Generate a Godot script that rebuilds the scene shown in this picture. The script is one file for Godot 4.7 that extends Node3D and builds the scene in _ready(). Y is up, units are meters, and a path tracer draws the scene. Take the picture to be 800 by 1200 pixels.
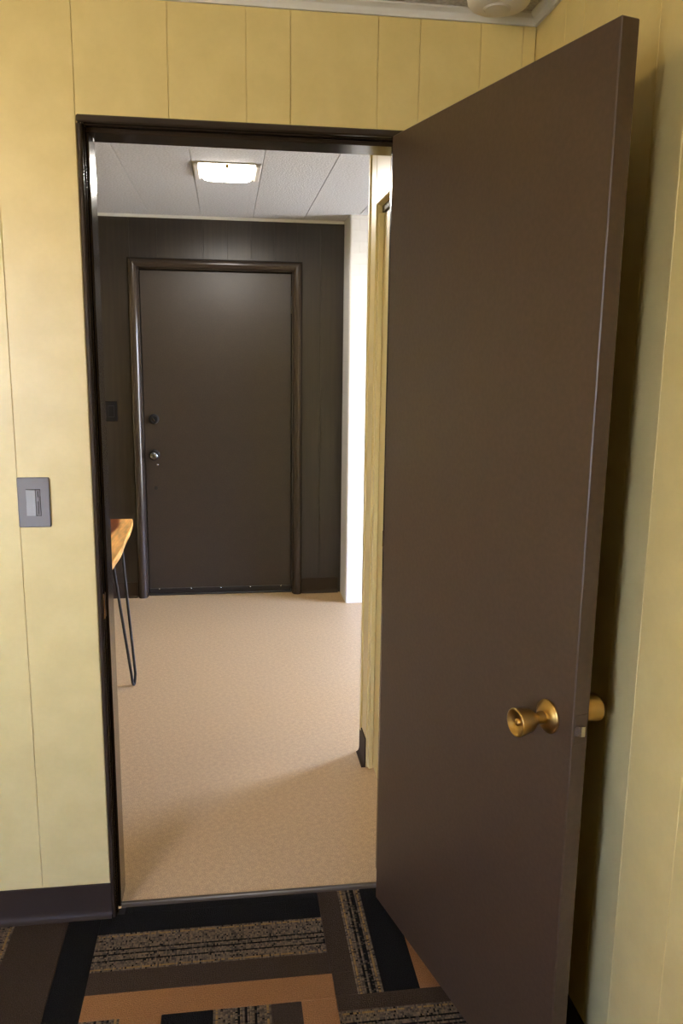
extends Node3D
# A yellow panelled room, its brown door standing open on a hall with a dark panelled end wall.

const CEIL := 2.325
const WALL_Z := -3.064
var M := {}
var mesh_cache := {}
var used := {}

# ---------------------------------------------------------------- helpers
func numbered(called: String) -> String:
	if not used.has(called):
		used[called] = 0
		return called
	used[called] += 1
	return "%s_%03d" % [called, used[called]]

func tag(o: Node, label: String, category: String, group := "", kind := ""):
	o.set_meta("label", label)
	o.set_meta("category", category)
	if group != "": o.set_meta("group", group)
	if kind != "": o.set_meta("kind", kind)
	return o

func base(called: String, at: Vector3, turn := 0.0) -> Node3D:
	var o := Node3D.new()
	o.name = numbered(called)
	add_child(o, true)
	o.position = at
	o.rotation.y = turn
	return o

func struct(called: String, label: String, category: String, at := Vector3.ZERO) -> Node3D:
	var o := base(called, at)
	tag(o, label, category, "", "structure")
	return o

func put(parent: Node, called: String, mesh: Mesh, mat: Material, at := Vector3.ZERO) -> MeshInstance3D:
	var o := MeshInstance3D.new()
	o.name = called
	o.mesh = mesh
	o.material_override = mat
	o.position = at
	parent.add_child(o, true)
	return o

func tri(st: SurfaceTool, a: Vector3, b: Vector3, c: Vector3, n: Vector3):
	if (b - a).cross(c - a).dot(n) > 0.0:
		var t := b; b = c; c = t
	for p: Vector3 in [a, b, c]:
		st.set_normal(n)
		st.add_vertex(p)

func quad(st: SurfaceTool, a: Vector3, b: Vector3, c: Vector3, d: Vector3, out: Vector3):
	var n := (b - a).cross(c - a)
	if n.length() < 1e-12: n = (c - a).cross(d - a)
	n = n.normalized()
	if n.dot(out) < 0.0: n = -n
	tri(st, a, b, c, n)
	tri(st, a, c, d, n)

func bevel_mesh(size: Vector3, b: float) -> ArrayMesh:
	var key := "%.4f %.4f %.4f %.4f" % [size.x, size.y, size.z, b]
	if mesh_cache.has(key): return mesh_cache[key]
	b = minf(b, minf(size.x, minf(size.y, size.z)) * 0.45)
	var h := size * 0.5
	var st := SurfaceTool.new()
	st.begin(Mesh.PRIMITIVE_TRIANGLES)
	var V := func(s: Vector3, ax: int) -> Vector3:
		var p := Vector3(s.x * h.x, s.y * h.y, s.z * h.z)
		for k in 3:
			if k != ax: p[k] -= s[k] * b
		return p
	for ax in 3:
		var u := (ax + 1) % 3
		var v := (ax + 2) % 3
		for s in [-1.0, 1.0]:
			var c := []
			for q in [[-1.0, -1.0], [1.0, -1.0], [1.0, 1.0], [-1.0, 1.0]]:
				var g := Vector3.ZERO
				g[ax] = s; g[u] = q[0]; g[v] = q[1]
				c.append(V.call(g, ax))
			var n := Vector3.ZERO
			n[ax] = s
			quad(st, c[0], c[1], c[2], c[3], n)
		for s in [-1.0, 1.0]:      # the four edges that run along ax
			for t in [-1.0, 1.0]:
				var g0 := Vector3.ZERO
				g0[ax] = -1.0; g0[u] = s; g0[v] = t
				var g1 := g0
				g1[ax] = 1.0
				var n2 := Vector3.ZERO
				n2[u] = s; n2[v] = t
				quad(st, V.call(g0, u), V.call(g1, u), V.call(g1, v), V.call(g0, v), n2)
	for i in 8:
		var g := Vector3(1.0 if i & 1 else -1.0, 1.0 if i & 2 else -1.0, 1.0 if i & 4 else -1.0)
		tri(st, V.call(g, 0), V.call(g, 1), V.call(g, 2), g.normalized())
	var m := st.commit()
	mesh_cache[key] = m
	return m

func box(parent: Node, called: String, lo: Vector3, hi: Vector3, mat: Material, b := 0.0015) -> MeshInstance3D:
	return put(parent, called, bevel_mesh(hi - lo, b), mat, (lo + hi) * 0.5)

# profile of (radius, height) turned about y
func lathe_mesh(profile: Array, seg := 32) -> ArrayMesh:
	var st := SurfaceTool.new()
	st.begin(Mesh.PRIMITIVE_TRIANGLES)
	var n := profile.size()
	var sn := []
	for i in n - 1:
		var d: Vector2 = profile[i + 1] - profile[i]
		sn.append(Vector2(d.y, -d.x).normalized())
	for i in n - 1:
		var na: Vector2 = sn[i]
		var nb: Vector2 = sn[i]
		if i > 0 and sn[i].dot(sn[i - 1]) > 0.55: na = (sn[i] + sn[i - 1]).normalized()
		if i < n - 2 and sn[i].dot(sn[i + 1]) > 0.55: nb = (sn[i] + sn[i + 1]).normalized()
		var A: Vector2 = profile[i]
		var B: Vector2 = profile[i + 1]
		for k in seg:
			var t0 := TAU * k / seg
			var t1 := TAU * (k + 1) / seg
			var ds := [Vector3(cos(t0), 0, sin(t0)), Vector3(cos(t1), 0, sin(t1))]
			var P := [[A, na, ds[0]], [B, nb, ds[0]], [B, nb, ds[1]], [A, na, ds[1]]]
			for tr in [[0, 1, 2], [0, 2, 3]]:
				var pts := []
				for j: int in tr:
					var q: Array = P[j]
					pts.append([q[2] * q[0].x + Vector3.UP * q[0].y, (q[2] * q[1].x + Vector3.UP * q[1].y).normalized()])
				var fn: Vector3 = (pts[1][0] - pts[0][0]).cross(pts[2][0] - pts[0][0])
				if fn.length() < 1e-14: continue
				if fn.dot(pts[0][1] + pts[1][1] + pts[2][1]) > 0.0: pts = [pts[0], pts[2], pts[1]]
				for q in pts:
					st.set_normal(q[1])
					st.add_vertex(q[0])
	return st.commit()

func tube_mesh(path: Array, r: float, seg := 10) -> ArrayMesh:
	var st := SurfaceTool.new()
	st.begin(Mesh.PRIMITIVE_TRIANGLES)
	var rings := []
	var ref := Vector3.RIGHT
	for i in path.size():
		var d: Vector3 = (path[mini(i + 1, path.size() - 1)] - path[maxi(i - 1, 0)]).normalized()
		if absf(d.dot(ref)) > 0.9: ref = Vector3.BACK
		var u := (ref - d * ref.dot(d)).normalized()
		ref = u
		var v := d.cross(u)
		var ring := []
		for k in seg:
			var a := TAU * k / seg
			ring.append([path[i] + (u * cos(a) + v * sin(a)) * r, u * cos(a) + v * sin(a)])
		rings.append(ring)
	for i in rings.size() - 1:
		for k in seg:
			var a: Array = rings[i][k]
			var b: Array = rings[i][(k + 1) % seg]
			var c: Array = rings[i + 1][(k + 1) % seg]
			var d2: Array = rings[i + 1][k]
			for t in [[a, b, c], [a, c, d2]]:
				var p: Array = t
				if (p[1][0] - p[0][0]).cross(p[2][0] - p[0][0]).dot(p[0][1]) > 0.0: p = [p[0], p[2], p[1]]
				for q in p:
					st.set_normal(q[1])
					st.add_vertex(q[0])
	for e in [0, rings.size() - 1]:
		var dd: Vector3 = path[0] - path[1] if e == 0 else path[e] - path[e - 1]
		for k in range(1, seg - 1):
			tri(st, rings[e][0][0], rings[e][k][0], rings[e][k + 1][0], dd.normalized())
	return st.commit()

# a profile in the (across, out) plane drawn out along a length; each end may be mitred by the across value
func extrude_mesh(profile: Array, across: Vector3, out: Vector3, along: Vector3, length: float, m0 := 0.0, m1 := 0.0) -> ArrayMesh:
	var st := SurfaceTool.new()
	st.begin(Mesh.PRIMITIVE_TRIANGLES)
	var n := profile.size()
	var mid := Vector2.ZERO
	for p: Vector2 in profile: mid += p / n
	var a := []
	var b := []
	for p: Vector2 in profile:
		a.append(across * p.x + out * p.y + along * (-m0 * p.x))
		b.append(across * p.x + out * p.y + along * (length + m1 * p.x))
	var en := []
	for i in n:
		var d: Vector2 = profile[(i + 1) % n] - profile[i]
		var w := Vector2(d.y, -d.x).normalized()
		if w.dot((profile[i] + profile[(i + 1) % n]) * 0.5 - mid) < 0.0: w = -w
		en.append(w)
	for i in n:
		var j := (i + 1) % n
		var na: Vector2 = en[i]
		var nb: Vector2 = en[i]
		if en[i].dot(en[(i + n - 1) % n]) > 0.7: na = (en[i] + en[(i + n - 1) % n]).normalized()
		if en[i].dot(en[j]) > 0.7: nb = (en[i] + en[j]).normalized()
		var NA: Vector3 = across * na.x + out * na.y
		var NB: Vector3 = across * nb.x + out * nb.y
		for t in [[[a[i], NA], [a[j], NB], [b[j], NB]], [[a[i], NA], [b[j], NB], [b[i], NA]]]:
			var p: Array = t
			if (p[1][0] - p[0][0]).cross(p[2][0] - p[0][0]).dot(NA + NB) > 0.0: p = [p[0], p[2], p[1]]
			for q in p:
				st.set_normal(q[1])
				st.add_vertex(q[0])
	var poly := PackedVector2Array(profile)
	var idx := Geometry2D.triangulate_polygon(poly)
	for k in range(0, idx.size(), 3):
		tri(st, a[idx[k]], a[idx[k + 1]], a[idx[k + 2]], -along)
		tri(st, b[idx[k]], b[idx[k + 1]], b[idx[k + 2]], along)
	return st.commit()

# ---------------------------------------------------------------- textures and materials
func grey(seed_: int, freq: float, w: int, h: int, oct := 3, kind := FastNoiseLite.TYPE_SIMPLEX_SMOOTH) -> Image:
	var f := FastNoiseLite.new()
	f.seed = seed_
	f.frequency = freq
	f.noise_type = kind
	f.fractal_octaves = oct
	return f.get_seamless_image(w, h)

func mixed(img: Image, c0: Color, c1: Color, lo := 0.2, hi := 0.8, second: Image = null, amount := 0.0) -> ImageTexture:
	var w := img.get_width()
	var h := img.get_height()
	var out := Image.create(w, h, true, Image.FORMAT_RGB8)
	for y in h:
		for x in w:
			var t := clampf((img.get_pixel(x, y).r - lo) / (hi - lo), 0.0, 1.0)
			var c := c0.lerp(c1, t)
			if second: c = c * (1.0 + amount * (second.get_pixel(x, y).r - 0.5))
			out.set_pixel(x, y, c)
	out.generate_mipmaps()
	return ImageTexture.create_from_image(out)

func bumps(img: Image, s: float) -> ImageTexture:
	var n: Image = img.duplicate()
	n.convert(Image.FORMAT_RGBA8)
	n.bump_map_to_normal_map(s)
	n.generate_mipmaps()
	return ImageTexture.create_from_image(n)

func mat(c: Color, rough := 0.6, metal := 0.0, spec := 0.5) -> StandardMaterial3D:
	var m := StandardMaterial3D.new()
	m.albedo_color = c
	m.roughness = rough
	m.metallic = metal
	m.metallic_specular = spec
	return m

func tri_map(m: StandardMaterial3D, scale_: Vector3):
	m.uv1_triplanar = true
	m.uv1_world_triplanar = true
	m.uv1_scale = scale_
	return m

func rgb(r: float, g: float, b: float) -> Color:
	return Color(r / 255.0, g / 255.0, b / 255.0)

func make_materials():
	var fine := grey(3, 0.09, 256, 256, 3)
	var coarse := grey(9, 0.012, 256, 256, 3)
	var streak := grey(5, 0.05, 256, 32, 3)
	streak.resize(256, 256, Image.INTERPOLATE_CUBIC)
	var m: StandardMaterial3D
	# painted yellow panelling: faint vertical grain under the paint
	m = mat(Color.WHITE, 0.38)
	m.albedo_texture = mixed(coarse, rgb(212, 193, 131), rgb(217, 198, 136), 0.2, 0.8, fine, 0.015)
	m.normal_enabled = true
	m.normal_texture = bumps(fine, 0.5)
	m.normal_scale = 0.06
	M.yellow = tri_map(m, Vector3(2.2, 2.2, 2.2))
	M.yellow_door = mat(rgb(212, 193, 131), 0.38)
	# brown satin door paint
	m = mat(Color.WHITE, 0.42)
	m.albedo_texture = mixed(fine, rgb(63, 48, 36), rgb(70, 54, 41), 0.2, 0.8, coarse, 0.06)
	m.normal_enabled = true
	m.normal_texture = bumps(fine, 0.8)
	m.normal_scale = 0.15
	M.brown = tri_map(m, Vector3(3, 3, 3))
	# dark brown gloss of the frames
	M.frame = mat(rgb(50, 41, 34), 0.17)
	M.base = mat(rgb(50, 39, 31), 0.55, 0.0, 0.3)
	# far wall: dark stained grooved boards
	m = mat(Color.WHITE, 0.36)
	m.albedo_texture = mixed(streak, rgb(35, 28, 23), rgb(42, 34, 28), 0.25, 0.75, coarse, 0.06)
	m.normal_enabled = true
	m.normal_texture = bumps(streak, 1.0)
	m.normal_scale = 0.18
	M.dark_board = tri_map(m, Vector3(3, 1.2, 3))
	m = mat(Color.WHITE, 0.4)
	m.albedo_texture = mixed(fine, rgb(45, 37, 30), rgb(52, 43, 35), 0.2, 0.8, coarse, 0.08)
	m.normal_enabled = true
	m.normal_texture = bumps(fine, 1.0)
	m.normal_scale = 0.2
	M.dark_door = tri_map(m, Vector3(4, 4, 4))
	M.groove = mat(rgb(30, 24, 21), 0.8)
	# ceiling board: soft pitted white
	var pits := grey(21, 0.06, 512, 512, 4)
	m = mat(Color.WHITE, 0.9)
	m.albedo_texture = mixed(pits, rgb(176, 177, 180), rgb(196, 197, 200), 0.3, 0.7)
	m.normal_enabled = true
	m.normal_texture = bumps(pits, 3.0)
	m.normal_scale = 0.8
	M.ceiling = tri_map(m, Vector3(2.5, 2.5, 2.5))
	M.white = mat(rgb(226, 224, 218), 0.45)
	M.plastic = mat(rgb(228, 228, 222), 0.4)
	M.cove = mat(rgb(214, 216, 212), 0.5)
	# glazed white tile
	m = mat(rgb(242, 242, 241), 0.3)
	M.tile = m
	M.grout = mat(rgb(224, 224, 222), 0.9)
	# sheet vinyl with a fine tan speckle
	var sp := grey(33, 0.16, 512, 512, 2)
	var sp2 := grey(34, 0.03, 512, 512, 3)
	m = mat(Color.WHITE, 0.42)
	m.albedo_texture = mixed(sp, rgb(168, 140, 101), rgb(202, 172, 129), 0.3, 0.7, sp2, 0.12)
	m.normal_enabled = true
	m.normal_texture = bumps(sp, 0.8)
	m.normal_scale = 0.15
	M.vinyl = tri_map(m, Vector3(3.1, 3.1, 3.1))
	# carpet
	var pile := grey(41, 0.22, 256, 256, 2)
	for c in [["black", rgb(19, 19, 19), rgb(34, 33, 32)], ["umber", rgb(52, 42, 34), rgb(76, 62, 51)], ["tan", rgb(132, 93, 57), rgb(162, 118, 77)]]:
		m = mat(Color.WHITE, 0.97, 0.0, 0.15)
		m.albedo_texture = mixed(pile, c[1], c[2], 0.25, 0.75)
		m.normal_enabled = true
		m.normal_texture = bumps(pile, 5.0)
		m.normal_scale = 1.0
		M["carpet_" + c[0]] = tri_map(m, Vector3(5, 5, 5))
	m = mat(Color.WHITE, 0.95, 0.0, 0.15)
	m.vertex_color_use_as_albedo = true
	M.loops = m
	M.backing = mat(rgb(28, 25, 23), 0.95)
	M.strip = mat(rgb(72, 64, 58), 0.35)
	# metals and plastics
	M.brass = mat(rgb(196, 166, 104), 0.28, 1.0)
	M.brass_old = mat(rgb(150, 112, 62), 0.42, 1.0)
	M.steel = mat(rgb(205, 208, 214), 0.2, 1.0)
	M.nickel = mat(rgb(112, 116, 122), 0.25, 1.0)
	M.black_metal = mat(rgb(15, 15, 16), 0.5, 0.0)
	M.iron = mat(rgb(26, 24, 24), 0.35)
	M.plate_grey = mat(rgb(118, 116, 116), 0.5)
	M.paddle_grey = mat(rgb(148, 150, 148), 0.4)
	M.dark_slot = mat(rgb(38, 38, 40), 0.6)
	M.plate_dark = mat(rgb(18, 14, 13), 0.7, 0.0, 0.3)
	M.pan = mat(rgb(190, 186, 180), 0.4)
	m = mat(rgb(255, 250, 240), 0.4)
	m.emission_enabled = true
	m.emission = Color(1.0, 0.96, 0.9)
	m.emission_energy_multiplier = 14.0
	M.glow = m
	m = mat(rgb(255, 244, 226), 0.4)
	m.emission_enabled = true
	m.emission = Color(1.0, 0.88, 0.7)
	m.emission_energy_multiplier = 3.0
	M.glow_warm = m
	m = mat(Color(0.9, 0.95, 1.0, 0.06), 0.0)
	m.transparency = BaseMaterial3D.TRANSPARENCY_ALPHA
	M.glass = m
	M.sash = mat(rgb(225, 225, 220), 0.45)

# ---------------------------------------------------------------- setting
# boards between grooves: along axis 0 (x) or 2 (z), standing on a wall face
func boards(parent: Node, grooves: Array, y0: float, y1: float, axis: int, face: float, into: float, material: Material, holes := [], gap := 0.0004):
	var depth := 0.0038
	for i in grooves.size() - 1:
		var a: float = grooves[i] + gap
		var b: float = grooves[i + 1] - gap
		var lo_y := y0
		for hole in holes:
			if a > hole[0] - 0.02 and b < hole[1] + 0.02: lo_y = hole[2]
		var n0 := face
		var n1 := face + into * depth
		var lo := Vector3(0, lo_y, 0)
		var hi := Vector3(0, y1, 0)
		var nax := 2 if axis == 0 else 0
		lo[axis] = a; hi[axis] = b
		lo[nax] = minf(n0, n1); hi[nax] = maxf(n0, n1)
		box(parent, "board", lo, hi, material, 0.0009)

func spaced(a: float, b: float, seed_: int) -> Array:
	var r := RandomNumberGenerator.new()
	r.seed = seed_
	var out := [a]
	var x := a
	while x < b - 0.22:
		x += r.randf_range(0.1, 0.21)
		out.append(x)
	out.append(b)
	return out

func cove_base(parent: Node, called: String, a: Vector3, b: Vector3, out: Vector3, h := 0.098):
	# vinyl cove base: thin upright with a toe that curls on to the floor
	var prof := [Vector2(0, 0), Vector2(0.016, 0), Vector2(0.0165, 0.002), Vector2(0.012, 0.0045), Vector2(0.008, 0.009), Vector2(0.0055, 0.016), Vector2(0.0045, 0.026), Vector2(0.004, h - 0.002), Vector2(0.002, h), Vector2(0, h)]
	var along := (b - a)
	put(parent, called, extrude_mesh(prof, out, Vector3.UP, along.normalized(), along.length()), M.base, a)

func crown(parent: Node, a: Vector3, b: Vector3, out: Vector3, s: float, material: Material, m0 := 0.0, m1 := 0.0):
	var prof := [Vector2(0, 0), Vector2(s, 0), Vector2(s, -s * 0.16), Vector2(s * 0.8, -s * 0.22), Vector2(s * 0.52, -s * 0.42), Vector2(s * 0.36, -s * 0.7), Vector2(s * 0.32, -s * 0.84), Vector2(s * 0.3, -s), Vector2(0, -s)]
	var along := (b - a)
	put(parent, "cove_strip", extrude_mesh(prof, out, Vector3.UP, along.normalized(), along.length(), m0, m1), material, a)

func _ready():
	# ---- camera
	var cam := Camera3D.new()
	cam.name = "camera"
	add_child(cam)
	var yaw := 0.1397
	var pitch := 0.1874
	var roll := 0.0124
	var fwd := Vector3(sin(yaw) * cos(pitch), -sin(pitch), -cos(yaw) * cos(pitch))
	var rt := Vector3(cos(yaw), 0, sin(yaw))
	var up := rt.cross(fwd)
	var r2 := rt * cos(roll) + up * sin(roll)
	var u2 := up * cos(roll) - rt * sin(roll)
	cam.transform = Transform3D(Basis(r2, u2, -fwd), Vector3(0.0, 1.5151, 2.0548))
	cam.fov = rad_to_deg(2.0 * atan(600.0 / 953.34))
	cam.near = 0.02
	cam.far = 200.0
	cam.current = true
	# ---- sky, exposure
	var env := Environment.new()
	env.background_mode = Environment.BG_SKY
	var sky := Sky.new()
	var sm := ProceduralSkyMaterial.new()
	sm.sky_top_color = Color(0.6, 0.7, 0.95)
	sm.sky_horizon_color = Color(0.91, 0.935, 1.0)
	sm.ground_bottom_color = Color(0.6, 0.6, 0.6)
	sm.ground_horizon_color = Color(0.83, 0.84, 0.88)
	sm.sky_energy_multiplier = 7.5
	sm.ground_energy_multiplier = 7.5
	sky.sky_material = sm
	env.sky = sky
	env.ambient_light_source = Environment.AMBIENT_SOURCE_DISABLED
	env.tonemap_mode = Environment.TONE_MAPPER_LINEAR
	env.tonemap_exposure = 0.88
	env.sdfgi_enabled = true
	env.ssao_enabled = true
	env.ssil_enabled = true
	var we := WorldEnvironment.new()
	we.name = "environment"
	we.environment = env
	add_child(we)

	make_materials()
	near_room()
	hall()
	door_frame()
	open_door()
	far_door()
	tiled_pier()
	side_door()
	carpet()
	hall_light()
	room_light()
	detector()
	wall_switch()
	far_switch()
	table()

func near_room():
	# wall with the doorway
	var w := struct("wall_front", "yellow painted grooved panel wall around the open doorway", "wall")
	box(w, "backing", Vector3(-2.3, 0, -0.12), Vector3(-0.323, CEIL, -0.004), M.yellow)
	box(w, "backing", Vector3(0.452, 0, -0.12), Vector3(0.748, CEIL, -0.004), M.yellow)
	box(w, "backing", Vector3(-0.3215, 2.045, -0.12), Vector3(0.4515, CEIL, -0.004), M.yellow)
	var g := spaced(-2.2, -0.74, 4)
	g.append_array([-0.628, -0.511, -0.335, -0.125, 0.053, 0.156, 0.362, 0.463, 0.611, 0.715, 0.7475])
	boards(w, g, 0.0, CEIL - 0.001, 0, 0.0, -1.0, M.yellow, [[-0.335, 0.463, 2.048]])
	# right wall
	w = struct("wall_right", "yellow painted grooved panel wall behind the open brown door", "wall")
	box(w, "backing", Vector3(0.752, 0, -0.12), Vector3(0.87, CEIL, 3.5), M.yellow)
	var gz := [0.0, 0.18, 0.28, 0.44, 0.607, 0.712, 0.885, 1.0, 1.17, 1.34]
	gz.append_array(spaced(1.46, 3.4, 7))
	boards(w, gz, 0.0, CEIL - 0.001, 2, 0.748, 1.0, M.yellow)
	# left and back walls, behind the viewer
	w = struct("wall_left", "yellow painted grooved panel wall at the left of the carpeted room", "wall")
	box(w, "backing", Vector3(-2.32, 0, 0.0), Vector3(-2.204, CEIL, 3.5), M.yellow)
	boards(w, spaced(0.0, 3.4, 11), 0.0, CEIL - 0.001, 2, -2.2, -1.0, M.yellow)
	w = struct("wall_back", "yellow painted wall with a window behind the viewer", "wall")
	var wl := -2.1
	var wr := -1.4
	var wb := 0.75
	var wt := 1.98
	box(w, "backing", Vector3(-2.2, 0, 3.4), Vector3(wl, CEIL, 3.52), M.yellow)
	box(w, "backing", Vector3(wr, 0, 3.4), Vector3(0.748, CEIL, 3.52), M.yellow)
	box(w, "backing", Vector3(wl, 0, 3.4), Vector3(wr, wb, 3.52), M.yellow)
	box(w, "backing", Vector3(wl, wt, 3.4), Vector3(wr, CEIL, 3.52), M.yellow)
	window("window_1", "white sash window in the yellow back wall", 0, wl, wr, wb, wt, 3.4, 3.52)
	# ceiling
	w = struct("ceiling", "white textured ceiling over the carpeted room", "ceiling")
	box(w, "panel", Vector3(-2.3, CEIL, 0.0), Vector3(0.86, CEIL + 0.1, 3.52), M.ceiling)
	w = struct("trim_1", "white cove strip where yellow walls meet the textured ceiling", "trim")
	crown(w, Vector3(-2.2, CEIL, 0.0005), Vector3(0.748, CEIL, 0.0005), Vector3(0, 0, 1), 0.024, M.cove, 0, -1)
	crown(w, Vector3(0.7475, CEIL, 0.0), Vector3(0.7475, CEIL, 3.4), Vector3(-1, 0, 0), 0.024, M.cove, -1, 0)
	# bases
	w = struct("baseboard_front", "dark brown vinyl cove base along the yellow doorway wall", "baseboard")
	cove_base(w, "base_strip", Vector3(-2.2, 0.004, 0.0003), Vector3(-0.3325, 0.004, 0.0003), Vector3(0, 0, 1))
	cove_base(w, "base_strip", Vector3(0.482, 0.004, 0.0003), Vector3(0.745, 0.004, 0.0003), Vector3(0, 0, 1))
	w = struct("baseboard_right", "dark brown vinyl cove base along the yellow wall behind the open door", "baseboard")
	cove_base(w, "base_strip", Vector3(0.7477, 0.004, 0.017), Vector3(0.7477, 0.004, 3.4), Vector3(-1, 0, 0))

func window(called: String, label: String, axis: int, a: float, b: float, y0: float, y1: float, n0: float, n1: float):
	# frame of four bars, a middle rail, two panes
	var w := struct(called, label, "window")
	var bar := 0.05
	var P := func(u: float, y: float, n: float) -> Vector3:
		return Vector3(u, y, n) if axis == 0 else Vector3(n, y, u)
	var q0 := n0 + 0.03
	var q1 := n1 - 0.03
	box(w, "window_frame", P.call(a, y0, q0), P.call(a + bar, y1, q1), M.sash)
	box(w, "window_frame", P.call(b - bar, y0, q0), P.call(b, y1, q1), M.sash)
	box(w, "window_frame", P.call(a + bar, y0, q0), P.call(b - bar, y0 + bar, q1), M.sash)
	box(w, "window_frame", P.call(a + bar, y1 - bar, q0), P.call(b - bar, y1, q1), M.sash)
	var ym := (y0 + y1) * 0.5
	box(w, "meeting_rail", P.call(a + bar, ym - 0.02, q0 + 0.01), P.call(b - bar, ym + 0.02, q1 - 0.01), M.sash)
	var nm := (n0 + n1) * 0.5
	box(w, "pane", P.call(a + bar, y0 + bar, nm - 0.002), P.call(b - bar, ym - 0.02, nm + 0.002), M.glass, 0.0)
	box(w, "pane", P.call(a + bar, ym + 0.02, nm - 0.002), P.call(b - bar, y1 - bar, nm + 0.002), M.glass, 0.0)

func hall():
	# floors
	var f := struct("floor", "tan speckled sheet vinyl floor of the hall beyond the doorway", "floor")
	box(f, "vinyl_sheet", Vector3(-2.0, -0.1, -3.2), Vector3(2.8, 0.0, -0.052), M.vinyl, 0.0)
	# far wall
	var w := struct("wall_far", "dark brown grooved panel wall around the closed door at the end of the hall", "wall")
	box(w, "backing", Vector3(-2.0, 0, WALL_Z - 0.13), Vector3(-0.522, CEIL, WALL_Z - 0.004), M.dark_board)
	box(w, "backing", Vector3(0.406, 0, WALL_Z - 0.13), Vector3(2.7, CEIL, WALL_Z - 0.004), M.dark_board)
	box(w, "backing", Vector3(-0.5215, 2.027, WALL_Z - 0.13), Vector3(0.4055, CEIL, WALL_Z - 0.004), M.dark_board)
	var g := spaced(-2.0, -0.9, 3)
	g.append_array([-0.74, -0.56, -0.40, -0.131, 0.01, 0.153, 0.29, 0.43, 0.575, 0.7155])
	boards(w, g, 0.0, CEIL - 0.001, 0, WALL_Z, -1.0, M.dark_board, [[-0.56, 0.43, 2.05]], 0.0016)
	w = struct("baseboard_far", "dark brown cove base under the dark panel wall of the hall", "baseboard")
	cove_base(w, "base_strip", Vector3(-2.0, 0.0, WALL_Z + 0.0003), Vector3(-0.581, 0.0, WALL_Z + 0.0003), Vector3(0, 0, 1), 0.1)
	cove_base(w, "base_strip", Vector3(0.463, 0.0, WALL_Z + 0.0003), Vector3(0.7, 0.0, WALL_Z + 0.0003), Vector3(0, 0, 1), 0.1)
	# left wall of the hall (out of view) and the right wall with its glazed opening (out of view)
	w = struct("wall_hall_left", "yellow painted side wall of the hall beyond the table", "wall")
	box(w, "backing", Vector3(-2.1, 0, WALL_Z), Vector3(-2.0, CEIL, -0.12), M.yellow)
	w = struct("wall_hall_right", "yellow painted side wall with tall window in the right of the hall", "wall")
	var z0 := -2.5
	var z1 := -1.58
	var y0 := 0.12
	var y1 := 1.85
	box(w, "backing", Vector3(2.7, 0, WALL_Z), Vector3(2.82, CEIL, z0), M.yellow)
	box(w, "backing", Vector3(2.7, 0, z1), Vector3(2.82, CEIL, -0.12), M.yellow)
	box(w, "backing", Vector3(2.7, 0, z0), Vector3(2.82, y0, z1), M.yellow)
	box(w, "backing", Vector3(2.7, y1, z0), Vector3(2.82, CEIL, z1), M.yellow)
	window("window_2", "tall white window in the side wall that lights the hall", 2, z0, z1, y0, y1, 2.7, 2.82)
	# front of the hall to the right of the closet
	w = struct("wall_hall_front", "yellow painted hall wall right of the closet", "wall")
	box(w, "backing", Vector3(1.3, 0, -0.12), Vector3(2.7, CEIL, 0.0), M.yellow)
	# ceiling of long boards
	w = struct("ceiling", "white textured ceiling boards of the hall around the square light", "ceiling")
	box(w, "backing", Vector3(-2.1, CEIL + 0.012, -3.2), Vector3(2.82, CEIL + 0.1, -0.0), M.ceiling, 0.0)
	var xs := []
	for k in range(-7, 10): xs.append(0.163 + 0.302 * k)
	xs[0] = -2.0
	xs[xs.size() - 1] = 2.7
	for i in xs.size() - 1:
		box(w, "board", Vector3(xs[i] + 0.001, CEIL, WALL_Z), Vector3(xs[i + 1] - 0.001, CEIL + 0.012, -0.12), M.ceiling, 0.002)
	w = struct("trim_2", "thin white cove strip above the dark panel wall of the hall", "trim")
	crown(w, Vector3(-2.0, CEIL, WALL_Z + 0.0005), Vector3(0.716, CEIL, WALL_Z + 0.0005), Vector3(0, 0, 1), 0.016, M.cove)

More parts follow.
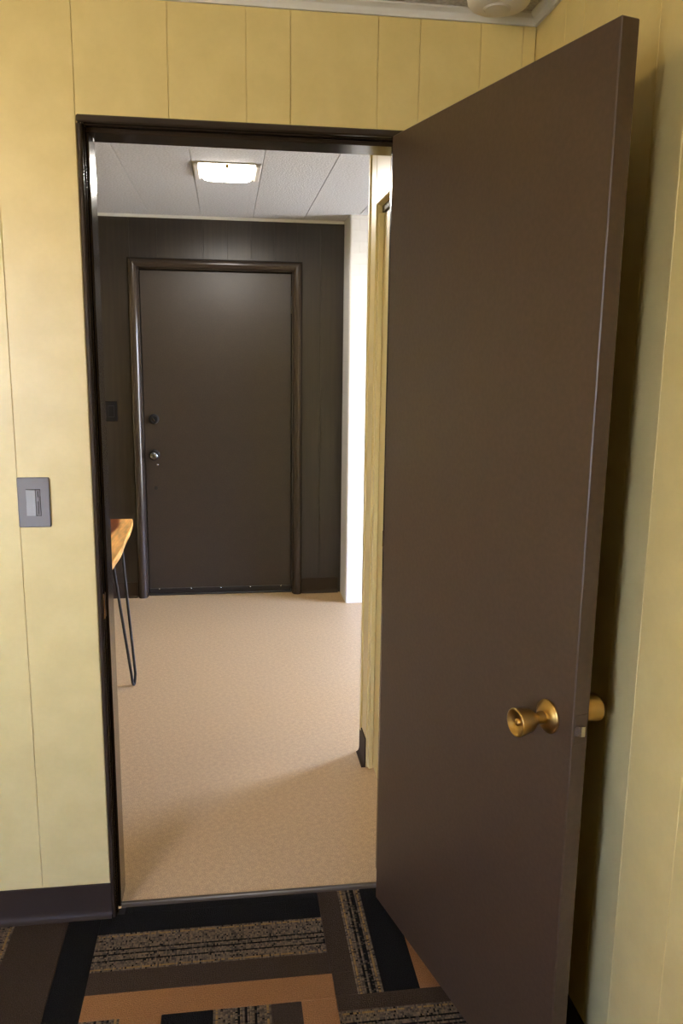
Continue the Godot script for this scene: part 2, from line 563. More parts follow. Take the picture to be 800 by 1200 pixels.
func side_door():
	# closet block right of the doorway, its wall facing the hall carries a closed yellow door
	var X := 0.4958
	var zf := -0.85
	var zo := -0.735
	var zn := -0.155
	var w := struct("wall_closet", "narrow yellow wall end of the closet right of the doorway", "wall")
	box(w, "end_panel", Vector3(X, 0, zf), Vector3(X + 0.1, CEIL, zo), M.yellow_door, 0.003)
	box(w, "end_panel", Vector3(X + 0.1002, 0, zf), Vector3(1.3, CEIL, zf + 0.1), M.yellow_door, 0.003)
	box(w, "end_panel", Vector3(1.2, 0, zf + 0.1), Vector3(1.3, CEIL, -0.12), M.yellow_door, 0.003)
	box(w, "head_panel", Vector3(X, 2.012, zo + 0.001), Vector3(X + 0.1, CEIL, -0.5), M.yellow_door, 0.003)
	box(w, "head_panel", Vector3(X, 2.012, -0.4985), Vector3(X + 0.1, CEIL, zn), M.yellow_door, 0.003)
	box(w, "end_panel", Vector3(X, 0, zn + 0.001), Vector3(X + 0.1, CEIL, -0.1205), M.yellow_door, 0.003)
	box(w, "corner_bead", Vector3(X - 0.006, 0.1, zf - 0.006), Vector3(X + 0.02, CEIL, zf + 0.018), M.yellow_door, 0.003)
	w = struct("baseboard_closet", "dark vinyl base at the foot of the narrow yellow wall end", "baseboard")
	cove_base(w, "base_strip", Vector3(X - 0.0003, 0, zo - 0.001), Vector3(X - 0.0003, 0, zf - 0.012), Vector3(-1, 0, 0), 0.115)
	w = struct("door_3", "closed yellow closet door in the side wall of the hall", "door")
	box(w, "slab", Vector3(X + 0.026, 0.008, zo + 0.004), Vector3(X + 0.06, 1.985, zn - 0.004), M.yellow_door, 0.002)
	box(w, "head_stop", Vector3(X + 0.02, 1.988, zo + 0.002), Vector3(X + 0.06, 2.0115, zn - 0.002), M.frame, 0.002)
	box(w, "jamb_strip", Vector3(X + 0.008, 0.0, zo + 0.0005), Vector3(X + 0.0255, 1.9875, zo + 0.012), M.yellow_door, 0.002)

func tiled_pier():
	var x0 := 0.716
	var x1 := 1.3
	var z0 := WALL_Z
	var z1 := -2.811
	var w := struct("wall_pier", "white glazed tile pier beside the dark wall at the end of the hall", "wall")
	box(w, "core", Vector3(x0 + 0.0012, 0, z0), Vector3(x1 - 0.0012, CEIL, z1 - 0.0012), M.grout, 0.0)
	var h := 0.0622
	var rows := int(ceil(CEIL / h))
	var L := 0.2
	for r in rows:
		var y0 := r * h + 0.0006
		var y1 := minf((r + 1) * h - 0.0006, CEIL)
		# front face courses
		var x := x0 + 0.002
		var first := 0.056 if r % 2 == 0 else 0.156
		var nx := x0 + first
		while x < x1 - 0.001:
			var xe := minf(nx, x1)
			box(w, "tile", Vector3(x + 0.0006, y0, z1 - 0.0085), Vector3(xe - 0.0006, y1, z1), M.tile, 0.0006)
			x = xe
			nx = xe + L
		# side face courses
		var z := z0 + 0.001
		var nz := z0 + (0.2 if r % 2 == 0 else 0.1)
		while z < z1 - 0.011:
			var ze := minf(nz, z1 - 0.0095)
			box(w, "tile", Vector3(x0, y0, z + 0.0006), Vector3(x0 + 0.0085, y1, ze - 0.0006), M.tile, 0.0006)
			z = ze
			nz = ze + L
	var t := struct("trim_3", "white bullnose strip on the corner of the tile pier", "trim")
	var prof := []
	for k in 9:
		var a := PI * 0.5 * k / 8.0
		prof.append(Vector2(-cos(a) * 0.012, sin(a) * 0.012))
	prof.append(Vector2(0.0, -0.0085))
	prof.append(Vector2(-0.012, -0.0085))
	put(t, "bullnose_strip", extrude_mesh(prof, Vector3.RIGHT, Vector3.BACK, Vector3.UP, CEIL - 0.002), M.tile, Vector3(x0 + 0.0105, 0.001, z1 - 0.0095))

func door_frame():
	# jamb, stop and slim casing of the near doorway
	var t := struct("trim_4", "dark brown painted frame with stop around the open doorway", "trim")
	var xl := -0.3205
	var xr := 0.4365
	var top := 2.0375
	# casing faces
	box(t, "casing", Vector3(-0.3325, 0, 0.0005), Vector3(-0.3215, 2.0345, 0.0115), M.frame, 0.003)
	box(t, "casing", Vector3(0.4395, 0, 0.0005), Vector3(0.4815, 2.0345, 0.0095), M.frame, 0.003)
	box(t, "casing", Vector3(-0.3325, 2.035, 0.0005), Vector3(0.4815, 2.0515, 0.0115), M.frame, 0.003)
	# jambs
	box(t, "jamb", Vector3(-0.3225, 0, -0.13), Vector3(xl, top, 0.005), M.frame, 0.002)
	box(t, "jamb", Vector3(xr, 0, -0.13), Vector3(0.4515, top, 0.005), M.frame, 0.002)
	box(t, "head_jamb", Vector3(-0.3215, top, -0.13), Vector3(0.4515, 2.0448, 0.005), M.frame, 0.002)
	# stops with a step
	box(t, "door_stop", Vector3(xl, 0, -0.13), Vector3(xl + 0.008, 2.0245, -0.034), M.frame, 0.003)
	box(t, "door_stop", Vector3(xr - 0.0125, 0, -0.13), Vector3(xr, 2.0245, -0.034), M.frame, 0.003)
	box(t, "door_stop", Vector3(xl, 2.0248, -0.13), Vector3(xr, top, -0.034), M.frame, 0.003)
	# slim bead in the rebate
	box(t, "bead", Vector3(xl, 0, -0.017), Vector3(xl + 0.003, 2.034, -0.011), M.frame, 0.0012)
	box(t, "bead", Vector3(xl, 2.0342, -0.017), Vector3(xr, top, -0.011), M.frame, 0.0012)
	# strike plate
	var s := box(t, "strike_plate", Vector3(xl - 0.0002, 0.85, -0.03), Vector3(xl + 0.0022, 0.915, -0.004), M.brass_old, 0.0008)
	s.set_meta("label", "worn brass strike plate")
	put(t, "strike_lip", extrude_mesh([Vector2(0, 0), Vector2(0.0022, 0), Vector2(0.0052, 0.009), Vector2(0.003, 0.0105)], Vector3.RIGHT, Vector3.BACK, Vector3.UP, 0.042), M.brass_old, Vector3(xl, 0.862, -0.004))
	box(t, "strike_hole", Vector3(xl + 0.0005, 0.87, -0.024), Vector3(xl + 0.0026, 0.895, -0.011), M.dark_slot, 0.0003)
	# threshold strip between carpet and vinyl
	t = struct("trim_5", "dark edging strip between the carpet and the tan vinyl floor", "trim")
	var prof := [Vector2(0, -0.01), Vector2(0.028, -0.01), Vector2(0.028, 0.001), Vector2(0.024, 0.0045), Vector2(0.014, 0.0062), Vector2(0.005, 0.005), Vector2(0, 0.002)]
	put(t, "edging_strip", extrude_mesh(prof, Vector3.BACK, Vector3.UP, Vector3.RIGHT, 0.737), M.strip, Vector3(-0.3123, 0, -0.057))

func knob_mesh() -> ArrayMesh:
	# turned along +y from the rose on the door face
	return lathe_mesh([Vector2(0.0, 0.0), Vector2(0.012, 0.0), Vector2(0.0125, 0.008), Vector2(0.0105, 0.014), Vector2(0.0102, 0.018), Vector2(0.013, 0.023), Vector2(0.019, 0.029), Vector2(0.0225, 0.036), Vector2(0.0245, 0.048), Vector2(0.0262, 0.058), Vector2(0.0268, 0.0615), Vector2(0.0262, 0.064), Vector2(0.0245, 0.065), Vector2(0.0225, 0.0642), Vector2(0.019, 0.061), Vector2(0.012, 0.0578), Vector2(0.0065, 0.057), Vector2(0.0064, 0.0605), Vector2(0.005, 0.062), Vector2(0.0, 0.0625)], 40)

func open_door():
	var th := 1.3003
	var W := 0.774
	var T := 0.036
	var d := base("door_1", Vector3(0.4306, 0.0, 0.0122), -th)
	tag(d, "brown painted flush door with brass knob standing open into the carpeted room", "door", "", "structure")
	box(d, "slab", Vector3(0.003, 0.0125, 0.0), Vector3(W, 2.034, T), M.brown, 0.002)
	for side in [1.0, -1.0]:
		var zf := T if side > 0 else 0.0
		var k := Node3D.new()
		k.name = "knob_set"
		d.add_child(k, true)
		k.position = Vector3(0.706, 0.863, zf)
		k.rotation.x = PI * 0.5 * side
		put(k, "rose", lathe_mesh([Vector2(0.0, 0.0005), Vector2(0.032, 0.0005), Vector2(0.0325, 0.002), Vector2(0.031, 0.0045), Vector2(0.0295, 0.005), Vector2(0.027, 0.007), Vector2(0.022, 0.0105), Vector2(0.016, 0.0125), Vector2(0.0, 0.0128)], 40), M.brass)
		put(k, "knob", knob_mesh(), M.brass, Vector3(0, 0.01, 0))
	box(d, "latch_plate", Vector3(W - 0.0005, 0.835, 0.005), Vector3(W + 0.0012, 0.892, 0.031), M.brown, 0.0004)
	var lb := put(d, "latch_bolt", extrude_mesh([Vector2(0, 0), Vector2(0.010, 0), Vector2(0.0105, 0.002), Vector2(0.008, 0.008), Vector2(0.003, 0.0145), Vector2(0, 0.0155)], Vector3.RIGHT, Vector3.BACK, Vector3.UP, 0.019), M.steel, Vector3(W + 0.001, 0.854, 0.016))
	lb.set_meta("label", "bright steel latch bolt")
	for y in [0.24, 1.045, 1.82]:
		var hg := put(d, "hinge", lathe_mesh([Vector2(0, -0.045), Vector2(0.0055, -0.045), Vector2(0.006, -0.043), Vector2(0.006, 0.043), Vector2(0.0055, 0.045), Vector2(0, 0.045)], 14), M.frame, Vector3(-0.002, y, -0.0075))
		hg.set_meta("label", "painted hinge knuckle")
		box(d, "hinge_leaf", Vector3(-0.0022, y - 0.045, -0.004), Vector3(0.0028, y + 0.045, T - 0.004), M.frame, 0.0006)
	box(d, "hinge_tip", Vector3(-0.008, 1.03, T - 0.01), Vector3(0.0028, 1.075, T - 0.001), M.frame, 0.002)

func far_door():
	var d := struct("door_2", "closed dark brown door with black knob at the end of the hall", "door")
	var zf := -3.104
	var xl := -0.5125
	var xr := 0.397
	box(d, "slab", Vector3(xl, 0.028, zf - 0.045), Vector3(xr, 2.017, zf), M.dark_door, 0.003)
	# sweep at the foot with its screws
	box(d, "door_sweep", Vector3(xl + 0.004, 0.012, zf - 0.03), Vector3(xr - 0.004, 0.046, zf + 0.007), M.iron, 0.002)
	for x in [-0.45, -0.25, -0.06, 0.13, 0.33]:
		var sc := put(d, "screw", lathe_mesh([Vector2(0, 0), Vector2(0.005, 0), Vector2(0.004, 0.002), Vector2(0, 0.003)], 10), M.steel, Vector3(x, 0.042, zf + 0.0068))
		sc.rotation.x = PI / 2
	# the frame's own stop closes the joint round the slab
	box(d, "weather_stop", Vector3(xl - 0.0095, 0.0, zf - 0.06), Vector3(xr + 0.0085, 2.02, zf - 0.0455), M.iron, 0.0)
	box(d, "outer_panel", Vector3(-0.56, -0.05, WALL_Z - 0.15), Vector3(0.44, 2.07, WALL_Z - 0.1305), M.iron, 0.0)
	# locks
	var rose := lathe_mesh([Vector2(0, 0.0002), Vector2(0.033, 0.0002), Vector2(0.033, 0.003), Vector2(0.028, 0.008), Vector2(0.02, 0.01), Vector2(0, 0.01)], 28)
	var k := put(d, "deadbolt", lathe_mesh([Vector2(0, 0.0002), Vector2(0.031, 0.0002), Vector2(0.0315, 0.006), Vector2(0.029, 0.014), Vector2(0.022, 0.018), Vector2(0.018, 0.018), Vector2(0.016, 0.015), Vector2(0, 0.015)], 28), M.black_metal, Vector3(-0.452, 1.129, zf))
	k.rotation.x = PI / 2
	var tp := box(k, "thumb_turn", Vector3(-0.004, 0.014, -0.014), Vector3(0.004, 0.032, 0.014), M.nickel, 0.002)
	tp.rotation.y = 0.6
	k = put(d, "knob_rose", rose, M.black_metal, Vector3(-0.455, 0.906, zf))
	k.rotation.x = PI / 2
	put(k, "knob", lathe_mesh([Vector2(0, 0.008), Vector2(0.012, 0.008), Vector2(0.011, 0.022), Vector2(0.016, 0.029), Vector2(0.024, 0.036), Vector2(0.028, 0.045), Vector2(0.0285, 0.052), Vector2(0.026, 0.06), Vector2(0.02, 0.066), Vector2(0.01, 0.0695), Vector2(0, 0.07)], 28), M.nickel)
	k = put(d, "screw", lathe_mesh([Vector2(0, 0), Vector2(0.006, 0), Vector2(0.005, 0.002), Vector2(0, 0.003)], 12), M.steel, Vector3(-0.44, 0.845, zf))
	k.rotation.x = PI / 2
	k = put(d, "hole_plug", lathe_mesh([Vector2(0, 0), Vector2(0.012, 0), Vector2(0.011, 0.003), Vector2(0.007, 0.004), Vector2(0.006, 0.001), Vector2(0, 0.001)], 16), M.black_metal, Vector3(-0.452, 0.697, zf))
	k.rotation.x = PI / 2
	for y in [0.368, 1.09, 1.83]:
		put(d, "hinge", lathe_mesh([Vector2(0, -0.052), Vector2(0.007, -0.052), Vector2(0.0075, -0.05), Vector2(0.0075, 0.05), Vector2(0.007, 0.052), Vector2(0, 0.052)], 12), M.iron, Vector3(xr + 0.004, y, zf + 0.006))
	# frame: jambs, head, rounded casing, sill
	var t := struct("trim_6", "dark brown rounded casing around the closed door of the hall", "trim")
	box(t, "jamb", Vector3(-0.5215, 0, WALL_Z - 0.13), Vector3(xl - 0.002, 2.0205, WALL_Z - 0.001), M.frame, 0.002)
	box(t, "jamb", Vector3(xr + 0.002, 0, WALL_Z - 0.13), Vector3(0.4055, 2.0205, WALL_Z - 0.001), M.frame, 0.002)
	box(t, "head_jamb", Vector3(-0.5215, 2.021, WALL_Z - 0.13), Vector3(0.4055, 2.0268, WALL_Z - 0.001), M.frame, 0.002)
	var prof := [Vector2(0.0, 0.0)]
	for j in 13:
		var an := PI * j / 12.0
		prof.append(Vector2(0.029 - 0.029 * cos(an), 0.004 + 0.03 * sin(an)))
	prof.append(Vector2(0.058, 0.0))
	var top := 2.0245
	put(t, "casing", extrude_mesh(prof, Vector3.LEFT, Vector3.BACK, Vector3.UP, top, 0.0, 1.0), M.frame, Vector3(-0.5195, 0, WALL_Z))
	put(t, "casing", extrude_mesh(prof, Vector3.RIGHT, Vector3.BACK, Vector3.UP, top, 0.0, 1.0), M.frame, Vector3(0.4035, 0, WALL_Z))
	put(t, "casing", extrude_mesh(prof, Vector3.UP, Vector3.BACK, Vector3.RIGHT, 0.923, 1.0, 1.0), M.frame, Vector3(-0.5195, top, WALL_Z))
	box(t, "sill", Vector3(xl - 0.001, 0.0, WALL_Z - 0.13), Vector3(xr + 0.001, 0.011, WALL_Z - 0.022), M.iron, 0.003)

# ---------------------------------------------------------------- carpet
func ribbed(w: float, d: float, along_x: bool, seed_: int, cell := 0.0042) -> ArrayMesh:
	# rows of tufted loops; each row runs the length of the patch
	var r := RandomNumberGenerator.new()
	r.seed = seed_
	var pal := [Color(0.14, 0.105, 0.068), Color(0.115, 0.088, 0.058), Color(0.09, 0.07, 0.049), Color(0.165, 0.12, 0.073), Color(0.062, 0.049, 0.037)]
	var gold := Color(0.23, 0.145, 0.055)
	var ink := Color(0.010, 0.009, 0.009)
	var run := w if along_x else d
	var across := d if along_x else w
	var rows := maxi(3, int(across / 0.0056))
	var step := across / rows
	var segs := maxi(4, int(run / cell))
	var ds := run / segs
	var st := SurfaceTool.new()
	st.begin(Mesh.PRIMITIVE_TRIANGLES)
	var dark := {}
	for k in 3: dark[int(rows * (0.42 + 0.15 * k))] = true
	for i in rows:
		var c0 := i * step - across * 0.5
		var golden := i == 1 or i == rows - 2
		var is_dark: bool = dark.has(i)
		var prev_h := 0.0
		for j in segs:
			var a := j * ds - run * 0.5
			var b := a + ds
			var ht := r.randf_range(0.0018, 0.0036) * (0.55 if is_dark else 1.0)
			var col: Color = pal[r.randi() % pal.size()]
			if golden and r.randf() < 0.75: col = gold
			if is_dark: col = ink if r.randf() < 0.85 else pal[4]
			elif r.randf() < 0.05: col = ink
			col = col * r.randf_range(0.85, 1.15)
			# a loop: low at its ends, round across the row
			var m := (a + b) * 0.5
			var e := 0.0006
			var pts := [[c0, a, e], [c0 + step, a, e], [c0, b, e], [c0 + step, b, e], [c0 + step * 0.5, m, ht + 0.001]]
			var P := []
			for q in pts:
				P.append(Vector3(q[1], q[2], q[0]) if along_x else Vector3(q[0], q[2], q[1]))
			for t in [[0, 1, 4], [1, 3, 4], [3, 2, 4], [2, 0, 4]]:
				var A: Vector3 = P[t[0]]
				var B: Vector3 = P[t[1]]
				var C: Vector3 = P[t[2]]
				var n := (B - A).cross(C - A)
				if n.y > 0.0:
					var s := B; B = C; C = s
				else: n = -n
				n = (n.normalized() + Vector3.UP * 0.6).normalized()
				for p: Vector3 in [A, B, C]:
					st.set_color(col)
					st.set_normal(n)
					st.add_vertex(p)
	return st.commit()

var patch_n := 0
func patch(parent: Node, kind: String, x0: float, z0: float, x1: float, z1: float, along_x := true, cell := 0.0042):
	patch_n += 1
	var w := x1 - x0
	var d := z1 - z0
	if kind == "stripe":
		put(parent, "carpet_patch", ribbed(w, d, along_x, 100 + patch_n, cell), M.loops, Vector3((x0 + x1) * 0.5, 0.001, (z0 + z1) * 0.5))
	else:
		var g := 0.0003
		box(parent, "carpet_patch", Vector3(x0 + g, -0.004, z0 + g), Vector3(x1 - g, 0.0035, z1 - g), M["carpet_" + kind], 0.0012)

func carpet():
	var f := struct("floor", "carpet of black, brown, tan and striped blocks in the front room", "floor")
	box(f, "carpet_backing", Vector3(-2.3, -0.1, -0.028), Vector3(0.86, 0.001, 3.52), M.backing, 0.0)
	# blocks in view
	patch(f, "black", -0.3, -0.0285, 0.235, 0.0)
	patch(f, "black", -0.36, 0.0, 0.235, 0.077)
	patch(f, "stripe", -0.36, 0.077, 0.235, 0.213)
	patch(f, "umber", -0.36, 0.213, 0.235, 0.287)
	patch(f, "tan", -0.36, 0.287, 0.239, 0.367)
	patch(f, "stripe", -0.36, 0.367, -0.268, 0.5, false)
	patch(f, "tan", -0.268, 0.367, -0.172, 0.5)
	patch(f, "black", -0.172, 0.367, -0.053, 0.5)
	patch(f, "stripe", -0.053, 0.367, 0.083, 0.5, false)
	patch(f, "umber", 0.083, 0.367, 0.155, 0.5)
	patch(f, "tan", 0.155, 0.367, 0.239, 0.5)
	patch(f, "umber", 0.235, -0.0285, 0.293, 0.287)
	patch(f, "umber", 0.239, 0.287, 0.293, 0.362)
	patch(f, "stripe", 0.293, -0.0285, 0.357, 0.362, false)
	patch(f, "black", 0.357, -0.0285, 0.425, 0.0)
	patch(f, "black", 0.357, 0.0, 0.447, 0.362)
	patch(f, "tan", 0.447, 0.0, 0.56, 0.362)
	patch(f, "black", 0.56, 0.0, 0.745, 0.362)
	patch(f, "umber", 0.239, 0.362, 0.745, 0.41)
	patch(f, "stripe", 0.239, 0.41, 0.745, 0.5, true)
	patch(f, "black", -0.445, 0.0, -0.36, 0.5)
	patch(f, "umber", -0.586, 0.0, -0.445, 0.5)
	patch(f, "stripe", -0.72, 0.0, -0.586, 0.5, false)
	patch(f, "tan", -0.97, 0.0, -0.72, 0.22)
	patch(f, "umber", -0.97, 0.22, -0.72, 0.5)
	# the rest of the room, in the same blocks
	var r := RandomNumberGenerator.new()
	r.seed = 77
	var s := 0.61
	var kinds := ["black", "stripe", "umber", "tan"]
	var xs := [-2.2, -1.58, -0.97]
	for i in 2:
		patch(f, kinds[(i + 2) % 4], xs[i], 0.0, xs[i + 1], 0.2)
		patch(f, "stripe", xs[i], 0.2, xs[i + 1], 0.36, true, 0.02)
		patch(f, kinds[(i * 3) % 4 if (i * 3) % 4 != 1 else 0], xs[i], 0.36, xs[i + 1], 0.5)
	for iz in 5:
		for ix in 5:
			var x0 := -2.2 + ix * 0.5896
			var z0 := 0.5 + iz * 0.58
			var cuts := [0.0, 0.14, 0.36, 0.5, 0.5896]
			var off := r.randi() % 4
			var flip := r.randf() < 0.5
			for k in 4:
				var kd: String = kinds[(k + off) % 4]
				var c0: float = cuts[k]
				var c1: float = cuts[k + 1]
				if flip: patch(f, kd, x0 + c0, z0, x0 + c1, z0 + 0.58, false, 0.02)
				else: patch(f, kd, x0, z0 + c0 * 0.9837, x0 + 0.5896, z0 + c1 * 0.9837, true, 0.02)

# ---------------------------------------------------------------- lamps and fittings
func hall_light():
	var c := Vector3(0.012, CEIL, -1.8)
	var l := base("ceiling_light", c)
	tag(l, "square white flush ceiling light with glowing lens in the hall", "light")
	# pan with turned-up rim
	box(l, "pan", Vector3(-0.148, -0.006, -0.15), Vector3(0.148, -0.0005, 0.15), M.pan, 0.002)
	for sx in [-1.0, 1.0]:
		box(l, "end_cap", Vector3(minf(sx * 0.145, sx * 0.121), -0.016, -0.148), Vector3(maxf(sx * 0.145, sx * 0.121), -0.006, 0.148), M.pan, 0.004)
	# pillow lens
	var st := SurfaceTool.new()
	st.begin(Mesh.PRIMITIVE_TRIANGLES)
	var n := 16
	var hx := 0.118
	var hz := 0.146
	var P := func(i: int, j: int) -> Vector3:
		var u := -1.0 + 2.0 * i / n
		var v := -1.0 + 2.0 * j / n
		var e := pow(absf(u), 6.0) + pow(absf(v), 6.0)
		return Vector3(u * hx, -0.006 - 0.026 * sqrt(maxf(0.0, 1.0 - minf(1.0, e))), v * hz)
	for i in n:
		for j in n:
			quad(st, P.call(i, j), P.call(i + 1, j), P.call(i + 1, j + 1), P.call(i, j + 1), Vector3.DOWN)
	quad(st, Vector3(-hx, -0.006, -hz), Vector3(hx, -0.006, -hz), Vector3(hx, -0.006, hz), Vector3(-hx, -0.006, hz), Vector3.UP)
	put(l, "lens", st.commit(), M.glow)
	put(l, "finial", lathe_mesh([Vector2(0, -0.01), Vector2(0.006, -0.008), Vector2(0.008, 0), Vector2(0.006, 0.006), Vector2(0, 0.006)], 14), M.brass, Vector3(0, -0.016, 0.156))
	var o := SpotLight3D.new()
	o.name = "lens_light"
	l.add_child(o)
	o.position = Vector3(0, -0.027, 0)
	o.rotation.x = -PI / 2
	o.spot_angle = 89.0
	o.spot_angle_attenuation = 0.3
	o.light_color = Color(1.0, 0.97, 0.93)
	o.light_energy = 1.95
	o.light_size = 0.08
	o.spot_range = 12.0
	o.spot_attenuation = 2.0
	o.shadow_enabled = true

func room_light():
	var l := base("ceiling_light", Vector3(-1.0, CEIL, 1.5))
	tag(l, "round glass globe ceiling light of the carpeted room behind the viewer", "light")
	put(l, "canopy", lathe_mesh([Vector2(0, 0), Vector2(0.11, 0), Vector2(0.112, -0.012), Vector2(0.1, -0.025), Vector2(0, -0.025)], 32), M.plastic)
	put(l, "globe", lathe_mesh([Vector2(0.085, -0.0255), Vector2(0.11, -0.045), Vector2(0.125, -0.075), Vector2(0.125, -0.11), Vector2(0.105, -0.145), Vector2(0.065, -0.17), Vector2(0, -0.18), Vector2(0, -0.03), Vector2(0.085, -0.0255)], 32), M.glow_warm)
	var o := OmniLight3D.new()
	o.name = "globe_light"
	l.add_child(o)
	o.position = Vector3(0, -0.1, 0)
	o.light_color = Color(1.0, 0.88, 0.69)
	o.light_energy = 0.9
	o.light_size = 0.1
	o.omni_range = 12.0
	o.omni_attenuation = 2.0
	o.shadow_enabled = true

func detector():
	var l := base("smoke_detector", Vector3(0.606, CEIL, 0.142))
	tag(l, "round white smoke detector on the ceiling near the corner", "detector")
	put(l, "base_plate", lathe_mesh([Vector2(0, -0.0005), Vector2(0.074, -0.0005), Vector2(0.075, -0.004), Vector2(0.074, -0.01), Vector2(0, -0.01)], 48), M.plastic)
	put(l, "body", lathe_mesh([Vector2(0, -0.01), Vector2(0.071, -0.01), Vector2(0.0705, -0.024), Vector2(0.068, -0.034), Vector2(0.062, -0.041), Vector2(0.05, -0.0445), Vector2(0.0, -0.046)], 48), M.plastic)
	put(l, "test_button", lathe_mesh([Vector2(0, -0.042), Vector2(0.031, -0.042), Vector2(0.031, -0.0468), Vector2(0.0292, -0.0468), Vector2(0.029, -0.0455), Vector2(0.0278, -0.0455), Vector2(0.0275, -0.0478), Vector2(0.0, -0.0488)], 40), M.plastic, Vector3(-0.002, 0, -0.004))

func wall_switch():
	var c := Vector3(-0.4735, 1.157, 0.0003)
	var s := base("dimmer_switch", c)
	tag(s, "grey dimmer switch plate on the yellow wall left of the doorway", "switch")
	box(s, "plate", Vector3(-0.038, -0.062, 0), Vector3(0.038, 0.062, 0.007), M.plate_grey, 0.0022)
	box(s, "recess", Vector3(-0.0175, -0.0335, 0.0066), Vector3(0.0165, 0.0335, 0.0074), M.dark_slot, 0.0002)
	# rocker: two faces that tilt towards the middle
	var prof := [Vector2(-0.032, 0.0), Vector2(-0.032, 0.0062), Vector2(0.0, 0.0035), Vector2(0.032, 0.0046), Vector2(0.032, 0.0)]
	put(s, "rocker", extrude_mesh(prof, Vector3.UP, Vector3.BACK, Vector3.RIGHT, 0.0215), M.paddle_grey, Vector3(-0.0165, 0, 0.0074))
	box(s, "slider_track", Vector3(0.0062, -0.032, 0.0074), Vector3(0.0158, 0.032, 0.0092), M.plate_grey, 0.0006)
	box(s, "slider_slot", Vector3(0.0098, -0.029, 0.0091), Vector3(0.0122, 0.029, 0.0096), M.dark_slot, 0.0002)
	box(s, "slider", Vector3(0.0078, 0.004, 0.0093), Vector3(0.0142, 0.015, 0.0118), M.plate_grey, 0.0006)

func far_switch():
	var s := base("light_switch", Vector3(-0.7235, 1.178, WALL_Z + 0.0003))
	tag(s, "dark brown double switch plate on the dark panel wall", "switch")
	box(s, "plate", Vector3(-0.0585, -0.06, 0), Vector3(0.0585, 0.06, 0.006), M.plate_dark, 0.002)
	for x in [-0.023, 0.023]:
		box(s, "rocker_frame", Vector3(x - 0.018, -0.035, 0.0058), Vector3(x + 0.018, 0.035, 0.0068), M.dark_slot, 0.0003)
		put(s, "rocker", extrude_mesh([Vector2(-0.032, 0.0), Vector2(-0.032, 0.005), Vector2(0.0, 0.0028), Vector2(0.032, 0.0035), Vector2(0.032, 0.0)], Vector3.UP, Vector3.BACK, Vector3.RIGHT, 0.032), M.plate_dark, Vector3(x - 0.016, 0, 0.0068))

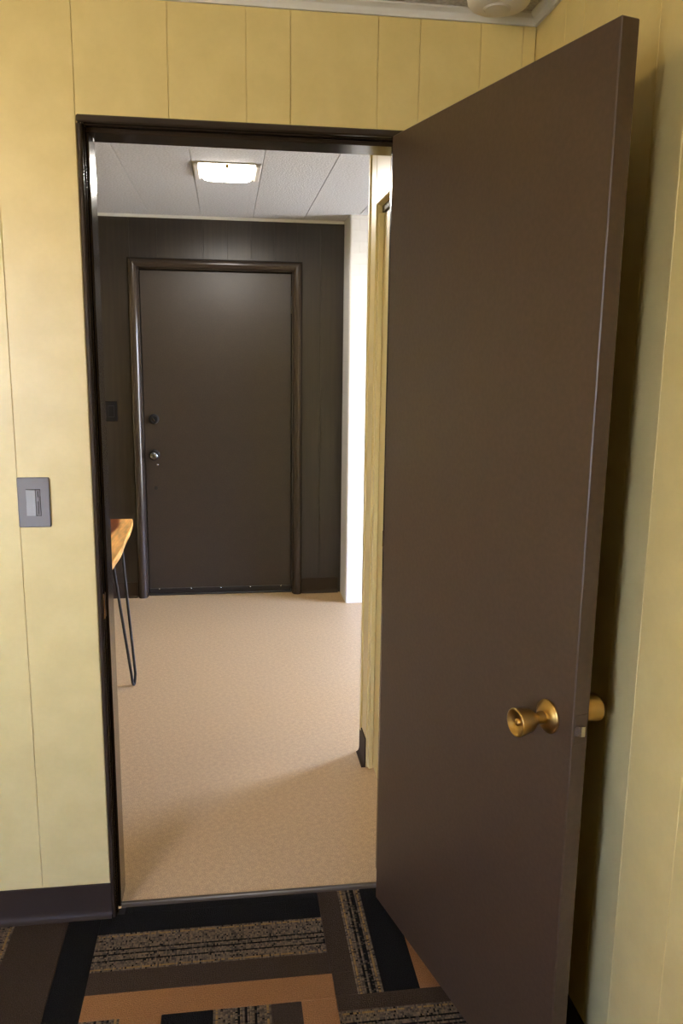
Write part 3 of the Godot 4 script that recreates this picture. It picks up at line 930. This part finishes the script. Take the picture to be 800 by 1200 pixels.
func table():
	var t := base("slab_table", Vector3(-0.74, 0.0, -1.1))
	tag(t, "live-edge wooden table with black hairpin legs just inside the doorway", "table")
	# wood: pale sapwood at the edges, darker heart, grain along the length
	var W := 128
	var H := 512
	var img := Image.create(W, H, true, Image.FORMAT_RGB8)
	var f := FastNoiseLite.new()
	f.seed = 8
	f.frequency = 0.02
	for y in H:
		for x in W:
			var u := float(x) / W
			var edge := minf(u, 1.0 - u) + 0.035 * f.get_noise_2d(x * 0.2, y * 0.35)
			var heart := smoothstep(0.135, 0.165, edge)
			var grain := f.get_noise_2d(x * 9.0, y * 0.35) * 0.5 + f.get_noise_2d(x * 22.0 + 90.0, y * 0.8) * 0.5
			var c := rgb(226, 170, 98).lerp(rgb(112, 62, 34), heart)
			c = c * (1.0 + grain * 0.45)
			img.set_pixel(x, y, c)
	img.generate_mipmaps()
	var wood := mat(Color.WHITE, 0.35)
	wood.albedo_texture = ImageTexture.create_from_image(img)
	# slab: wavy long edges, under-cut
	var st := SurfaceTool.new()
	st.begin(Mesh.PRIMITIVE_TRIANGLES)
	var n := 40
	var z0 := -0.69
	var z1 := 0.74
	var top := 0.76
	var bot := 0.715
	var ring := []
	for i in n + 1:
		var q := float(i) / n
		var z := lerpf(z0, z1, q)
		var rx := 0.320 + 0.003 * sin(q * 7.3 + 0.6) + 0.003 * sin(q * 19.0) - 0.031 * exp(-q * 5.0)
		var lx := -0.32 + 0.014 * sin(q * 6.1 + 2.0) + 0.006 * sin(q * 17.0)
		ring.append([z, lx, rx])
	var add := func(p: Vector3, nn: Vector3):
		st.set_normal(nn)
		st.set_uv(Vector2(clampf((p.x + 0.34) / 0.68, 0.0, 1.0), (p.z - z0) / (z1 - z0)))
		st.add_vertex(p)
	var face := func(a: Vector3, b: Vector3, c: Vector3, d: Vector3, out: Vector3):
		var nn := (b - a).cross(c - a).normalized()
		if nn.dot(out) < 0.0: nn = -nn
		for tr in [[a, b, c], [a, c, d]]:
			var p: Array = tr
			if (p[1] - p[0]).cross(p[2] - p[0]).dot(nn) > 0.0: p = [p[0], p[2], p[1]]
			for v in p: add.call(v, nn)
	# cross-section steps of the live edge: (inset, height)
	var steps := [[0.004, top], [0.0, top - 0.004], [0.003, top - 0.02], [0.009, bot + 0.006], [0.014, bot]]
	for i in n:
		var A: Array = ring[i]
		var B: Array = ring[i + 1]
		for k in steps.size() - 1:
			var s0: Array = steps[k]
			var s1: Array = steps[k + 1]
			face.call(Vector3(A[2] - s0[0], s0[1], A[0]), Vector3(B[2] - s0[0], s0[1], B[0]), Vector3(B[2] - s1[0], s1[1], B[0]), Vector3(A[2] - s1[0], s1[1], A[0]), Vector3.RIGHT)
			face.call(Vector3(A[1] + s0[0], s0[1], A[0]), Vector3(B[1] + s0[0], s0[1], B[0]), Vector3(B[1] + s1[0], s1[1], B[0]), Vector3(A[1] + s1[0], s1[1], A[0]), Vector3.LEFT)
		face.call(Vector3(A[1] + 0.004, top, A[0]), Vector3(A[2] - 0.004, top, A[0]), Vector3(B[2] - 0.004, top, B[0]), Vector3(B[1] + 0.004, top, B[0]), Vector3.UP)
		face.call(Vector3(A[1] + 0.014, bot, A[0]), Vector3(A[2] - 0.014, bot, A[0]), Vector3(B[2] - 0.014, bot, B[0]), Vector3(B[1] + 0.014, bot, B[0]), Vector3.DOWN)
	for e in [0, n]:
		var A: Array = ring[e]
		for k in steps.size() - 1:
			var s0: Array = steps[k]
			var s1: Array = steps[k + 1]
			face.call(Vector3(A[1] + s0[0], s0[1], A[0]), Vector3(A[2] - s0[0], s0[1], A[0]), Vector3(A[2] - s1[0], s1[1], A[0]), Vector3(A[1] + s1[0], s1[1], A[0]), Vector3.FORWARD if e == 0 else Vector3.BACK)
	put(t, "tabletop", st.commit(), wood)
	# hairpin legs: foot outside, two rods to the mounting plate
	for sx in [1.0, -1.0]:
		for sz in [-1.0, 1.0]:
			var foot := Vector3(0.293 * sx, 0.006, 0.525 * sz)
			var a := Vector3(0.257 * sx, 0.712, 0.505 * sz)
			var b := Vector3(0.228 * sx, 0.712, 0.37 * sz)
			var path := [a]
			var ua := (a - foot).normalized()
			var ub := (b - foot).normalized()
			var ca := foot + ua * 0.05
			var cb := foot + ub * 0.05
			var off := Vector3(0.006 * sx, 0, 0.008 * sz)
			path.append(ca + off)
			for k in 7:
				var q := (k + 1) / 8.0
				var lo := foot + ua * 0.012 * (1.0 - q) * 2.0 + off * (1.0 - 2.0 * q)
				var p := (ca + off).lerp(cb - off, q)
				p.y = lerpf(p.y, foot.y, 1.0 - pow(absf(2.0 * q - 1.0), 2.5))
				path.append(p)
			path.append(cb - off)
			path.append(b)
			var leg := put(t, "leg", tube_mesh(path, 0.0064), M.black_metal)
			box(leg, "mounting_plate", Vector3(minf(a.x, b.x) - 0.03, 0.7105, minf(a.z, b.z) - 0.015), Vector3(maxf(a.x, b.x) + 0.01, 0.7148, maxf(a.z, b.z) + 0.015), M.black_metal, 0.001)
